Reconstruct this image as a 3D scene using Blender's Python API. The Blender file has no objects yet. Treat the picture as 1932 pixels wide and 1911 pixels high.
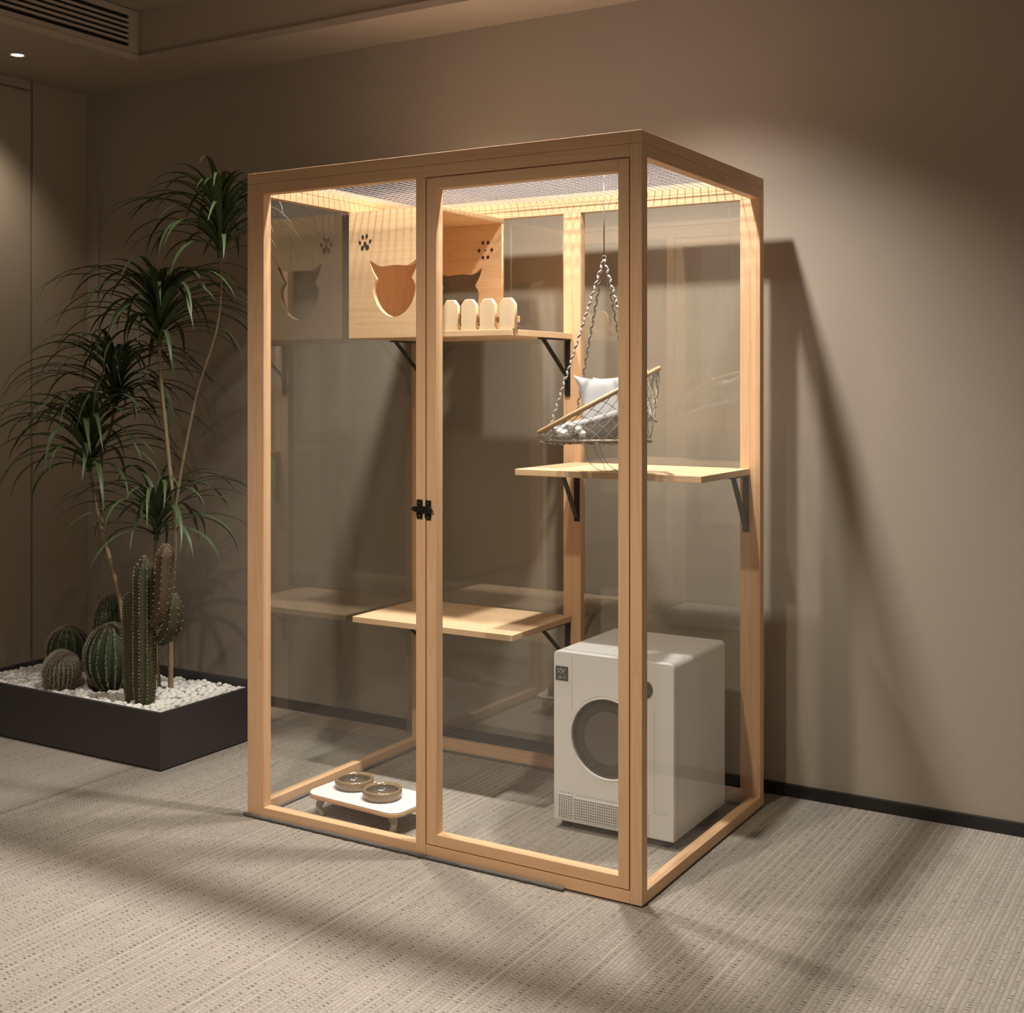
import bpy, bmesh, math, random
from mathutils import Vector, Matrix, noise as mnoise

sc = bpy.context.scene
COL = sc.collection
PI = math.pi

# ------------------------------------------------------------------ camera
cam_d = bpy.data.cameras.new('camera')
cam = bpy.data.objects.new('camera', cam_d)
COL.objects.link(cam)
sc.camera = cam
cam.location = (1.2333, -2.6406, 1.2130)
cam.rotation_euler = (PI / 2, 0, 0.54009)
cam_d.sensor_fit = 'HORIZONTAL'
cam_d.sensor_width = 36.0
cam_d.lens = 2367.8 / 1932 * 36.0
cam_d.shift_y = -(955.5 - 723.1) / 1932
cam_d.clip_start = 0.05

# ------------------------------------------------------------------ world, exposure
world = bpy.data.worlds.new('world')
sc.world = world
world.use_nodes = True
world.node_tree.nodes['Background'].inputs[0].default_value = (1.0, 0.86, 0.70, 1)
world.node_tree.nodes['Background'].inputs[1].default_value = 0.24
sc.view_settings.view_transform = 'Standard'
sc.view_settings.look = 'None'
sc.view_settings.gamma = 1.0
sc.view_settings.exposure = 0.26
sc.view_settings.use_curve_mapping = False
sc.cycles.transparent_max_bounces = 32

# recessed downlights: x, y, ceiling z, power W, aim, cone, label
WARM = (1.0, 0.88, 0.74)
NEUTRAL = (1.0, 0.965, 0.91)
DOWN = [
    (-0.95, 0.23, 2.61, 150, (0, 0, -1), 110, 'recessed downlight above the left half of the cat enclosure, outside the picture'),
    (-0.22, 0.23, 2.61, 215, (0, 0, -1), 107, 'recessed downlight above the right half of the cat enclosure, outside the picture'),
    (-2.681, 0.368, 2.416, 16, (-0.25, 0, -1), 90, 'small round recessed downlight glowing in the low ceiling beside the air vent'),
    (-2.1, -1.68, 2.61, 30, (0, 0.1, -1), 100, 'added fill lamp over the open carpet, further from the door, outside the picture'),  # added fill lamp, only there to brighten the carpet at lower left
    (-0.40, -1.68, 2.61, 175, (0, 0.25, -1), 108, 'recessed downlight over the open carpet, nearer the door, outside the picture'),
]

# ------------------------------------------------------------------ constants of the place
W, D, H, T = 1.216, 0.822, 1.80, 0.030
G = 0.947          # back wall
LX = -2.991        # left wall
CZ = 2.416         # low ceiling
UZ = 2.61          # raised ceiling
MID = -0.608

# ------------------------------------------------------------------ material helpers
def newmat(name):
    m = bpy.data.materials.new(name)
    m.use_nodes = True
    nt = m.node_tree
    return m, nt, nt.nodes['Principled BSDF']

def N(nt, t, **kw):
    n = nt.nodes.new(t)
    for k, v in kw.items():
        setattr(n, k, v)
    return n

def math_n(nt, op, a, b=None, c=None, clamp=False):
    n = nt.nodes.new('ShaderNodeMath')
    n.operation = op
    n.use_clamp = clamp
    for i, v in enumerate((a, b, c)):
        if v is None:
            continue
        if isinstance(v, (int, float)):
            n.inputs[i].default_value = v
        else:
            nt.links.new(v, n.inputs[i])
    return n.outputs[0]

def mix_n(nt, f, a, b):
    n = nt.nodes.new('ShaderNodeMix')
    n.data_type = 'RGBA'
    ins = [i for i in n.inputs if i.enabled]
    for s, v in zip((n.inputs[0], n.inputs[6], n.inputs[7]), (f, a, b)):
        if isinstance(v, (int, float)):
            s.default_value = v
        elif isinstance(v, tuple):
            s.default_value = (*v, 1) if len(v) == 3 else v
        else:
            nt.links.new(v, s)
    return n.outputs[2]

def noise_n(nt, vec, scale, detail=3, rough=0.5):
    n = nt.nodes.new('ShaderNodeTexNoise')
    n.inputs['Scale'].default_value = scale
    n.inputs['Detail'].default_value = detail
    n.inputs['Roughness'].default_value = rough
    if vec is not None:
        nt.links.new(vec, n.inputs['Vector'])
    return n.outputs['Fac']

def objco(nt, scale=(1, 1, 1)):
    tc = nt.nodes.new('ShaderNodeTexCoord')
    mp = nt.nodes.new('ShaderNodeMapping')
    mp.inputs['Scale'].default_value = scale
    nt.links.new(tc.outputs['Object'], mp.inputs['Vector'])
    return mp.outputs[0]

def bump(nt, bs, h, strength=0.3, dist=0.001):
    b = nt.nodes.new('ShaderNodeBump')
    b.inputs['Strength'].default_value = strength
    b.inputs['Distance'].default_value = dist
    nt.links.new(h, b.inputs['Height'])
    nt.links.new(b.outputs[0], bs.inputs['Normal'])

def plain(name, col, rough=0.5, metal=0.0, var=0.0, vscale=20, bumpd=0.0, spec=0.5):
    m, nt, bs = newmat(name)
    v = objco(nt)
    f = noise_n(nt, v, vscale, 4)
    dark = tuple(c * (1 - var) for c in col)
    nt.links.new(mix_n(nt, f, dark, col), bs.inputs['Base Color'])
    bs.inputs['Roughness'].default_value = rough
    bs.inputs['Metallic'].default_value = metal
    bs.inputs['Specular IOR Level'].default_value = spec
    if bumpd:
        bump(nt, bs, f, 0.5, bumpd)
    return m

def wood(name, axis, light, dark, seed=0.0, strips=None):
    """solid timber; axis = grain direction; fine fibres and broad rings"""
    m, nt, bs = newmat(name)
    st = [1.0, 1.0, 1.0]
    st['XYZ'.index(axis)] = 0.045
    v = objco(nt, tuple(st))
    off = N(nt, 'ShaderNodeVectorMath', operation='ADD')
    nt.links.new(v, off.inputs[0])
    off.inputs[1].default_value = (seed, seed * 1.7, seed * 0.3)
    v = off.outputs[0]
    broad = noise_n(nt, v, 9, 3, 0.55)
    w = math_n(nt, 'MULTIPLY', broad, 16.0)
    ring = math_n(nt, 'FRACT', w)
    ring = math_n(nt, 'POWER', ring, 2.2)
    fibre = noise_n(nt, v, 170, 4, 0.65)
    patch = noise_n(nt, v, 22, 2, 0.5)
    f = math_n(nt, 'ADD', math_n(nt, 'MULTIPLY', ring, 0.42), math_n(nt, 'MULTIPLY', fibre, 0.35))
    f = math_n(nt, 'ADD', f, math_n(nt, 'MULTIPLY', patch, 0.35), clamp=True)
    col = mix_n(nt, f, light, dark)
    if strips:
        ax, width = strips
        tc = nt.nodes.new('ShaderNodeTexCoord')
        sp = nt.nodes.new('ShaderNodeSeparateXYZ')
        nt.links.new(tc.outputs['Object'], sp.inputs[0])
        k = math_n(nt, 'FLOOR', math_n(nt, 'DIVIDE', sp.outputs['XYZ'.index(ax)], width))
        wn = nt.nodes.new('ShaderNodeTexWhiteNoise')
        wn.noise_dimensions = '1D'
        nt.links.new(k, wn.inputs['W'])
        sc_ = math_n(nt, 'MULTIPLY', wn.outputs['Value'], 0.45)
        col = mix_n(nt, sc_, col, dark)
    nt.links.new(col, bs.inputs['Base Color'])
    bs.inputs['Roughness'].default_value = 0.48
    bs.inputs['Specular IOR Level'].default_value = 0.35
    bump(nt, bs, fibre, 0.25, 0.0004)
    return m

WL, WD = (0.75, 0.49, 0.295), (0.62, 0.365, 0.192)
WOOD = {a: wood('pine_timber_' + a, a, WL, WD, s) for a, s in (('X', 0.3), ('Y', 4.1), ('Z', 8.7))}
SHELF = wood('glued_shelf_board', 'X', (0.80, 0.58, 0.37), (0.65, 0.42, 0.235), 2.2, ('Y', 0.06))
PALE = wood('pale_plywood', 'X', (0.80, 0.57, 0.34), (0.68, 0.42, 0.21), 5.5)
PALEZ = wood('pale_pine_upright', 'Z', (0.82, 0.64, 0.43), (0.74, 0.52, 0.31), 1.5)
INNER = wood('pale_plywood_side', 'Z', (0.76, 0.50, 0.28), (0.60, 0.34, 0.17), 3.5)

def glass_mat():
    m, nt, bs = newmat('clear_pane')
    nt.nodes.remove(bs)
    out = nt.nodes['Material Output']
    tr = N(nt, 'ShaderNodeBsdfTransparent')
    tr.inputs[0].default_value = (0.975, 0.98, 0.97, 1)
    gl = N(nt, 'ShaderNodeBsdfGlossy')
    gl.inputs['Roughness'].default_value = 0.012
    gl.inputs[0].default_value = (1, 1, 1, 1)
    geo = N(nt, 'ShaderNodeNewGeometry')
    dot = N(nt, 'ShaderNodeVectorMath', operation='DOT_PRODUCT')
    nt.links.new(geo.outputs['Normal'], dot.inputs[0])
    nt.links.new(geo.outputs['Incoming'], dot.inputs[1])
    c = math_n(nt, 'ABSOLUTE', dot.outputs['Value'])
    k = math_n(nt, 'POWER', math_n(nt, 'SUBTRACT', 1.0, c, clamp=True), 2.0)
    f = math_n(nt, 'ADD', math_n(nt, 'MULTIPLY', k, 0.16), 0.10)
    f = math_n(nt, 'MULTIPLY', f, math_n(nt, 'SUBTRACT', 1.0, geo.outputs['Backfacing']))
    mx = N(nt, 'ShaderNodeMixShader')
    nt.links.new(f, mx.inputs[0])
    nt.links.new(tr.outputs[0], mx.inputs[1])
    nt.links.new(gl.outputs[0], mx.inputs[2])
    nt.links.new(mx.outputs[0], out.inputs[0])
    return m
GLASS = glass_mat()

def carpet_mat():
    m, nt, bs = newmat('woven_ribbed_carpet')
    tc = nt.nodes.new('ShaderNodeTexCoord')
    sp = nt.nodes.new('ShaderNodeSeparateXYZ')
    nt.links.new(tc.outputs['Object'], sp.inputs[0])
    x, y = sp.outputs[0], sp.outputs[1]
    warp = math_n(nt, 'MULTIPLY', math_n(nt, 'SUBTRACT', noise_n(nt, tc.outputs['Object'], 9, 2), 0.5), 0.006)
    fine = math_n(nt, 'MULTIPLY', math_n(nt, 'SUBTRACT', noise_n(nt, tc.outputs['Object'], 190, 2, 0.6), 0.5), 0.0075)
    u = math_n(nt, 'DIVIDE', math_n(nt, 'ADD', math_n(nt, 'ADD', x, warp), math_n(nt, 'MULTIPLY', fine, 0.5)), 0.0108)
    k = math_n(nt, 'FLOOR', u)
    wn = nt.nodes.new('ShaderNodeTexWhiteNoise'); wn.noise_dimensions = '1D'
    nt.links.new(k, wn.inputs['W'])
    r = wn.outputs['Value']
    # rounded rib profile and loops along it
    ru = math_n(nt, 'ABSOLUTE', math_n(nt, 'SINE', math_n(nt, 'MULTIPLY', u, PI)))
    v = math_n(nt, 'ADD', math_n(nt, 'DIVIDE', math_n(nt, 'ADD', y, fine), 0.0115), math_n(nt, 'MULTIPLY', r, 3.7))
    rv = math_n(nt, 'ABSOLUTE', math_n(nt, 'SINE', math_n(nt, 'MULTIPLY', v, PI)))
    h = math_n(nt, 'MULTIPLY', math_n(nt, 'POWER', ru, 0.6), math_n(nt, 'POWER', rv, 0.3))
    cmb = nt.nodes.new('ShaderNodeCombineXYZ')
    nt.links.new(k, cmb.inputs[0]); nt.links.new(math_n(nt, 'FLOOR', v), cmb.inputs[1])
    w2 = nt.nodes.new('ShaderNodeTexWhiteNoise'); w2.noise_dimensions = '2D'
    nt.links.new(cmb.outputs[0], w2.inputs['Vector'])
    # long streaks along the ribs
    mp = nt.nodes.new('ShaderNodeMapping'); mp.inputs['Scale'].default_value = (75, 2.6, 1)
    nt.links.new(tc.outputs['Object'], mp.inputs['Vector'])
    streak = noise_n(nt, mp.outputs[0], 1.0, 3, 0.6)
    fuzz = noise_n(nt, tc.outputs['Object'], 420, 3, 0.7)
    t = math_n(nt, 'MULTIPLY', streak, 0.62)
    t = math_n(nt, 'ADD', t, math_n(nt, 'MULTIPLY', w2.outputs['Value'], 0.16))
    t = math_n(nt, 'ADD', t, math_n(nt, 'MULTIPLY', r, 0.16))
    t = math_n(nt, 'ADD', t, math_n(nt, 'MULTIPLY', math_n(nt, 'SUBTRACT', fuzz, 0.5), 1.3))
    t = math_n(nt, 'ADD', t, 0.13, clamp=True)
    col = mix_n(nt, t, (0.215, 0.19, 0.16), (0.56, 0.505, 0.44))
    # dark flecks where the loops dive, more of them along the darker ribs
    fu = math_n(nt, 'SUBTRACT', math_n(nt, 'FRACT', u), 0.5)
    fv = math_n(nt, 'SUBTRACT', math_n(nt, 'FRACT', v), 0.5)
    dd = math_n(nt, 'SQRT', math_n(nt, 'ADD', math_n(nt, 'POWER', math_n(nt, 'ABSOLUTE', math_n(nt, 'DIVIDE', fu, 0.46)), 2.0), math_n(nt, 'POWER', math_n(nt, 'ABSOLUTE', math_n(nt, 'DIVIDE', fv, 0.30)), 2.0)))
    spot = math_n(nt, 'MULTIPLY', math_n(nt, 'SUBTRACT', 1.15, dd, clamp=True), 1.8, clamp=True)
    alt = math_n(nt, 'LESS_THAN', math_n(nt, 'FRACT', math_n(nt, 'MULTIPLY', k, 0.5)), 0.25)
    rare = math_n(nt, 'LESS_THAN', math_n(nt, 'FRACT', math_n(nt, 'MULTIPLY', r, 7.31)), 0.22)
    wgt = math_n(nt, 'ADD', math_n(nt, 'ADD', 0.36, math_n(nt, 'MULTIPLY', alt, 0.22)), math_n(nt, 'MULTIPLY', rare, 0.14))
    wgt = math_n(nt, 'MULTIPLY', wgt, math_n(nt, 'ADD', 0.35, math_n(nt, 'MULTIPLY', w2.outputs['Value'], 1.25)))
    col = mix_n(nt, math_n(nt, 'MULTIPLY', spot, wgt, clamp=True), col, (0.11, 0.088, 0.068))
    gap = math_n(nt, 'POWER', h, 0.75, clamp=True)
    col = mix_n(nt, gap, (0.20, 0.17, 0.135), col)
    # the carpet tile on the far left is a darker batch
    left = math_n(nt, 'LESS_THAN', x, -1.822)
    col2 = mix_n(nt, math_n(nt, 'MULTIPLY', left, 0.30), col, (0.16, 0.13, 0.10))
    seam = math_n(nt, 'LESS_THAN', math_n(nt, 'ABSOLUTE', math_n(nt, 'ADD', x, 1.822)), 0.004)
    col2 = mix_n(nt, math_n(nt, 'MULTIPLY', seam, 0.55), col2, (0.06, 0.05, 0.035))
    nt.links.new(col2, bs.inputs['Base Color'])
    bs.inputs['Roughness'].default_value = 0.95
    bs.inputs['Specular IOR Level'].default_value = 0.1
    hh = math_n(nt, 'ADD', h, math_n(nt, 'MULTIPLY', fuzz, 0.5))
    bump(nt, bs, hh, 0.6, 0.0025)
    return m

def wall_mat(name, col):
    m, nt, bs = newmat(name)
    v = objco(nt, (1, 1, 1))
    f = noise_n(nt, v, 380, 3, 0.6)
    g = noise_n(nt, v, 1.3, 2, 0.5)
    c = mix_n(nt, g, tuple(a * 0.94 for a in col), tuple(a * 1.04 for a in col))
    nt.links.new(c, bs.inputs['Base Color'])
    bs.inputs['Roughness'].default_value = 0.75
    bs.inputs['Specular IOR Level'].default_value = 0.25
    bump(nt, bs, f, 0.25, 0.0004)
    return m

CARPET = carpet_mat()
WALL = wall_mat('taupe_wallcovering', (0.345, 0.288, 0.226))
WALLP = wall_mat('taupe_wall_panel', (0.37, 0.305, 0.225))
CEIL = wall_mat('ceiling_paint', (0.42, 0.345, 0.265))
BLACKTRIM = plain('black_skirting', (0.012, 0.011, 0.011), 0.4)
BLACKMETAL = plain('black_powder_coat', (0.014, 0.012, 0.011), 0.42, 0.3)
DARKSLOT = plain('painted_vent_shade', (0.004, 0.004, 0.004), 0.9)
STEEL = plain('bright_screw', (0.6, 0.6, 0.6), 0.3, 1.0)
PLANTER = plain('charcoal_planter', (0.040, 0.037, 0.036), 0.5, 0, 0.1, 6)
FELT = plain('grey_felt_edge', (0.20, 0.185, 0.175), 0.95, 0, 0.75, 330, 0.003, 0.1)
WHITEP = plain('white_appliance_plastic', (0.80, 0.79, 0.78), 0.32, 0, 0.01, 3)
WHITETOP = plain('white_laminate', (0.74, 0.74, 0.75), 0.35)
SEAMG = plain('panel_seam', (0.36, 0.35, 0.34), 0.6)
DARKGLASS = plain('smoked_round_window', (0.060, 0.048, 0.038), 0.22, 0, 0.0, 5, 0, 0.25)
DARKGLASS2 = plain('smoked_inner_drum', (0.115, 0.100, 0.085), 0.3, 0, 0.0, 5, 0, 0.25)
GRILLE = plain('grille_shade', (0.27, 0.25, 0.24), 0.8)
GLAZE = plain('brown_stoneware_glaze', (0.30, 0.205, 0.11), 0.18, 0, 0.35, 30, 0, 0.6)
GLAZEIN = plain('dark_bowl_inside', (0.13, 0.10, 0.07), 0.15, 0, 0.4, 40, 0, 0.6)
ROPE = plain('twisted_grey_cord', (0.42, 0.365, 0.31), 0.5, 0, 0.5, 300, 0.0005)
CORDDARK = plain('dark_binding_strand', (0.10, 0.075, 0.055), 0.7)
NETM = plain('beige_net_cord', (0.42, 0.35, 0.27), 0.7, 0, 0.2, 100)
CUSH = plain('pale_grey_cushion', (0.42, 0.41, 0.41), 0.85, 0, 0.06, 30, 0.001, 0.2)
CUSHW = plain('white_cushion', (0.62, 0.62, 0.64), 0.85, 0, 0.05, 30, 0.001, 0.2)
BALLM = plain('white_felt_ball', (0.80, 0.80, 0.78), 0.6, 0, 0.05, 60)
RATTAN = plain('rattan_ring', (0.56, 0.36, 0.20), 0.45, 0, 0.3, 60, 0.0006)
STANDL = plain('grey_beige_leg', (0.42, 0.38, 0.31), 0.3, 0, 0.25, 40)
STEM = plain('dracaena_bark', (0.34, 0.25, 0.15), 0.8, 0, 0.5, 90, 0.002, 0.2)
CACT = plain('cactus_skin', (0.058, 0.056, 0.025), 0.65, 0, 0.4, 30, 0.001, 0.3)
CACTBR = plain('cactus_skin_brown', (0.105, 0.070, 0.042), 0.7, 0, 0.4, 30, 0.001, 0.3)
BARR = plain('barrel_cactus_skin', (0.038, 0.056, 0.026), 0.7, 0, 0.3, 30, 0.001, 0.3)
SPINE = plain('cactus_spine', (0.33, 0.275, 0.19), 0.6)
PEB = plain('white_pebble', (0.66, 0.635, 0.575), 0.55, 0, 0.18, 30, 0.0005, 0.3)
SOIL = plain('gravel_bed', (0.20, 0.18, 0.15), 0.95, 0, 0.5, 60, 0.004)

def leaf_mat():
    m, nt, bs = newmat('dracaena_leaf')
    v = objco(nt)
    f = noise_n(nt, v, 6, 2)
    nt.links.new(mix_n(nt, f, (0.028, 0.052, 0.018), (0.085, 0.120, 0.042)), bs.inputs['Base Color'])
    bs.inputs['Roughness'].default_value = 0.5
    bs.inputs['Specular IOR Level'].default_value = 0.4
    return m
LEAF = leaf_mat()

def mesh_roof_mat():
    m, nt, bs = newmat('white_translucent_netting')
    out = nt.nodes['Material Output']
    bs.inputs['Base Color'].default_value = (0.58, 0.57, 0.62, 1)
    bs.inputs['Roughness'].default_value = 0.4
    tl = N(nt, 'ShaderNodeBsdfTranslucent')
    tl.inputs[0].default_value = (0.60, 0.62, 0.74, 1)
    mx = N(nt, 'ShaderNodeMixShader'); mx.inputs[0].default_value = 0.16
    nt.links.new(bs.outputs[0], mx.inputs[1]); nt.links.new(tl.outputs[0], mx.inputs[2])
    nt.links.new(mx.outputs[0], out.inputs[0])
    return m
NETROOF = mesh_roof_mat()

def emit_mat():
    m, nt, bs = newmat('lamp_glow')
    bs.inputs['Emission Color'].default_value = (1.0, 0.93, 0.82, 1)
    bs.inputs['Emission Strength'].default_value = 9.0
    return m
GLOW = emit_mat()

# ------------------------------------------------------------------ object helpers
def tag(o, label=None, cat=None, group=None, kind=None):
    if label: o['label'] = label
    if cat: o['category'] = cat
    if group: o['group'] = group
    if kind: o['kind'] = kind
    return o

def empty(name, loc, label, cat, group=None, rz=0.0):
    o = bpy.data.objects.new(name, None)
    o.empty_display_size = 0.05
    COL.objects.link(o)
    o.location = loc
    o.rotation_euler = (0, 0, rz)
    return tag(o, label, cat, group)

def link_bm(name, bm, mat, parent=None, smooth=False, bevel=0.0, seg=2, off=None):
    """off: world origin to subtract so that a mesh built in world coordinates sits under its thing"""
    bmesh.ops.recalc_face_normals(bm, faces=bm.faces[:])
    if off is not None:
        bmesh.ops.translate(bm, verts=bm.verts[:], vec=-Vector(off))
    me = bpy.data.meshes.new(name)
    bm.to_mesh(me); bm.free()
    mats = mat if isinstance(mat, (list, tuple)) else [mat]
    for mm in mats: me.materials.append(mm)
    if smooth:
        for p in me.polygons: p.use_smooth = True
    o = bpy.data.objects.new(name, me)
    COL.objects.link(o)
    if parent is not None: o.parent = parent
    if bevel:
        b = o.modifiers.new('edge', 'BEVEL'); b.width = bevel; b.segments = seg
        b.limit_method = 'ANGLE'; b.angle_limit = math.radians(40)
    return o

def box(bm, x0, x1, y0, y1, z0, z1, mi=0):
    vs = [bm.verts.new((x, y, z)) for x in (x0, x1) for y in (y0, y1) for z in (z0, z1)]
    for f in ((0, 1, 3, 2), (4, 6, 7, 5), (0, 4, 5, 1), (2, 3, 7, 6), (0, 2, 6, 4), (1, 5, 7, 3)):
        fc = bm.faces.new([vs[i] for i in f]); fc.material_index = mi
    return vs

def tube(bm, pts, r, n=8, closed=False, mi=0, cap=True):
    pts = [Vector(p) for p in pts]
    rs = r if isinstance(r, (list, tuple)) else [r] * len(pts)
    rings = []; up = None; L = len(pts)
    for i, p in enumerate(pts):
        if closed: t = pts[(i + 1) % L] - pts[i - 1]
        else: t = pts[min(i + 1, L - 1)] - pts[max(i - 1, 0)]
        if t.length < 1e-9: t = Vector((0, 0, 1))
        t.normalize()
        if up is None:
            up = Vector((0, 0, 1)) if abs(t.z) < 0.9 else Vector((1, 0, 0))
        u = (up - t * up.dot(t))
        if u.length < 1e-6: u = t.orthogonal()
        u.normalize(); w = t.cross(u); up = u
        rings.append([bm.verts.new(p + (u * math.cos(2 * PI * k / n) + w * math.sin(2 * PI * k / n)) * rs[i]) for k in range(n)])
    m = L if closed else L - 1
    for i in range(m):
        a, b = rings[i], rings[(i + 1) % L]
        for k in range(n):
            f = bm.faces.new((a[k], a[(k + 1) % n], b[(k + 1) % n], b[k])); f.smooth = True; f.material_index = mi
    if not closed and cap:
        for rg in (rings[0], rings[-1]):
            f = bm.faces.new(rg); f.material_index = mi

def bar(bm, a, b, wx, wt, side=Vector((1, 0, 0))):
    """flat bar from a to b; wx wide along side, wt thick"""
    a, b = Vector(a), Vector(b)
    t = (b - a).normalized(); s = side.normalized(); n = t.cross(s).normalized()
    vs = [bm.verts.new(p + s * (sx * wx / 2) + n * (sn * wt / 2)) for p in (a, b) for sx in (-1, 1) for sn in (-1, 1)]
    for f in ((0, 1, 3, 2), (4, 6, 7, 5), (0, 4, 5, 1), (2, 3, 7, 6), (0, 2, 6, 4), (1, 5, 7, 3)):
        bm.faces.new([vs[i] for i in f])

def lathe(bm, prof, n=40, mi=0, wob=0.0, c=(0, 0, 0), caps=(True, True)):
    rings = []
    for (r, z) in prof:
        rings.append([bm.verts.new((c[0] + r * math.cos(2 * PI * k / n) * (1 + wob * math.cos(3 * 2 * PI * k / n + 1)),
                                    c[1] + r * math.sin(2 * PI * k / n) * (1 + wob * math.cos(2 * 2 * PI * k / n)),
                                    c[2] + z)) for k in range(n)])
    for a, b in zip(rings[:-1], rings[1:]):
        for k in range(n):
            f = bm.faces.new((a[k], a[(k + 1) % n], b[(k + 1) % n], b[k])); f.smooth = True; f.material_index = mi
    for rg, on in ((rings[0], caps[0]), (rings[-1], caps[1])):
        if not on: continue
        try: f = bm.faces.new(rg); f.material_index = mi
        except ValueError: pass
    return rings

def plate(name, outer, holes, thick, mat, parent, plane='XZ', at=0.0, off=(0, 0, 0), bevel=0.0):
    """flat board with real cut-outs; outline in world coordinates of its plane; thickness runs from at to at+thick"""
    cu = bpy.data.curves.new('tmp', 'CURVE')
    cu.dimensions = '2D'; cu.fill_mode = 'BOTH'; cu.extrude = thick / 2
    cu.bevel_depth = bevel; cu.bevel_resolution = 1
    cu.offset = -bevel
    for pts in [outer] + holes:
        s = cu.splines.new('POLY'); s.points.add(len(pts) - 1)
        for q, (a, b) in zip(s.points, pts): q.co = (a, b, 0, 1)
        s.use_cyclic_u = True
    if bevel: cu.extrude = thick / 2 - bevel
    t = bpy.data.objects.new('tmp', cu); COL.objects.link(t)
    bpy.context.view_layer.update()
    me = bpy.data.meshes.new_from_object(t.evaluated_get(bpy.context.evaluated_depsgraph_get()))
    bpy.data.objects.remove(t)
    bm = bmesh.new(); bm.from_mesh(me); bpy.data.meshes.remove(me)
    bmesh.ops.remove_doubles(bm, verts=bm.verts[:], dist=1e-5)
    for v in bm.verts:
        a, b, c = v.co
        if plane == 'XZ': v.co = (a, at + thick / 2 + c, b)
        elif plane == 'YZ': v.co = (at + thick / 2 + c, a, b)
        else: v.co = (a, b, at + thick / 2 + c)
    return link_bm(name, bm, mat, parent, off=off)

def ell(cx, cz, rx, rz, n=16, rot=0.0):
    c, s = math.cos(rot), math.sin(rot)
    return [(cx + rx * math.cos(a) * c - rz * math.sin(a) * s, cz + rx * math.cos(a) * s + rz * math.sin(a) * c)
            for a in (2 * PI * k / n for k in range(n))]

def spline(pts, sub=8, closed=True):
    P = [Vector(p) for p in pts]; L = len(P); out = []
    for i in range(L if closed else L - 1):
        if closed: p0, p1, p2, p3 = P[i - 1], P[i], P[(i + 1) % L], P[(i + 2) % L]
        else: p0, p1, p2, p3 = P[max(i - 1, 0)], P[i], P[i + 1], P[min(i + 2, L - 1)]
        for k in range(sub):
            t = k / sub
            out.append(0.5 * (2 * p1 + (p2 - p0) * t + (2 * p0 - 5 * p1 + 4 * p2 - p3) * t * t + (3 * p1 - p0 - 3 * p2 + p3) * t ** 3))
    if not closed: out.append(P[-1])
    return out

def struct(name, bm, mat, **kw):
    return tag(link_bm(name, bm, mat, **kw), kind='structure')

# ------------------------------------------------------------------ the setting
bm = bmesh.new(); box(bm, LX - 0.1, 3.6, -6.0, G + 0.1, -0.08, 0.0); struct('floor', bm, CARPET)
bm = bmesh.new(); box(bm, LX - 0.1, 3.6, G, G + 0.1, 0.0, 2.75); struct('wall_back', bm, WALL)
bm = bmesh.new(); box(bm, LX + 0.0, LX + 0.078, G - 0.008, G, 0.0, CZ); tag(link_bm('trim_1', bm, WALL), kind='structure')
bm = bmesh.new(); box(bm, LX - 0.1, LX, -6.0, G, 0.0, 2.75); struct('wall_left', bm, WALL)
# raised wall panels with a fine groove between them
bm = bmesh.new()
box(bm, LX, LX + 0.012, -0.70, 0.660, 0.04, 2.372)
box(bm, LX, LX + 0.012, 0.672, G - 0.008, 0.04, CZ)
box(bm, LX, LX + 0.012, -2.2, -0.712, 0.04, 2.372)
box(bm, LX, LX + 0.012, -2.2, 0.660, 2.380, CZ)
struct('trim_2', bm, WALLP, bevel=0.002)
bm = bmesh.new(); box(bm, LX + 0.078, 3.6, G - 0.012, G, 0.0, 0.036); struct('baseboard_back', bm, BLACKTRIM, bevel=0.001)
bm = bmesh.new(); box(bm, LX, LX + 0.014, -6.0, G - 0.012, 0.0, 0.036); struct('baseboard_left', bm, BLACKTRIM, bevel=0.001)
# low ceiling border and raised tray
TX, TY = -2.397, 0.69
bm = bmesh.new()
box(bm, LX - 0.1, TX, -6.0, G, CZ, 2.75)
box(bm, TX, 3.6, TY, G, CZ, 2.75)
box(bm, TX, 3.6, -6.0, TY, UZ, 2.75)
# stepped lip round the tray edge
box(bm, TX, TX + 0.018, -6.0, TY, CZ - 0.0, CZ + 0.024)
box(bm, TX + 0.018, 3.6, TY - 0.018, TY, CZ - 0.0, CZ + 0.024)
struct('ceiling', bm, CEIL)

# ------------------------------------------------------------------ downlights
def downlight(x, y, z, power, aim, cone, label):
    t = empty('recessed_downlight', (x, y, z), label or 'recessed ceiling downlight outside the picture', 'ceiling light')
    b = bmesh.new()
    lathe(b, [(0.0218, -0.001), (0.026, -0.004), (0.033, -0.004), (0.035, -0.0005), (0.035, 0.0), (0.0218, 0.0)], 32, caps=(False, False))
    link_bm('trim_ring', b, CEIL, t, smooth=True)
    b = bmesh.new()
    lathe(b, [(0.0215, -0.0015), (0.0215, -0.0005)], 32)
    link_bm('lamp_lens', b, GLOW, t)
    ld = bpy.data.lights.new('downlight_lamp', 'SPOT')
    ld.energy = power; ld.color = NEUTRAL if 'enclosure' in label else WARM; ld.spot_size = math.radians(cone); ld.spot_blend = 1.0
    ld.shadow_soft_size = 0.038
    lo = bpy.data.objects.new('downlight_lamp', ld); COL.objects.link(lo)
    lo.parent = t; lo.location = (0, 0, -0.045)
    lo.rotation_euler = Vector(aim).to_track_quat('-Z', 'Y').to_euler()
for a in DOWN: downlight(*a)

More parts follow.
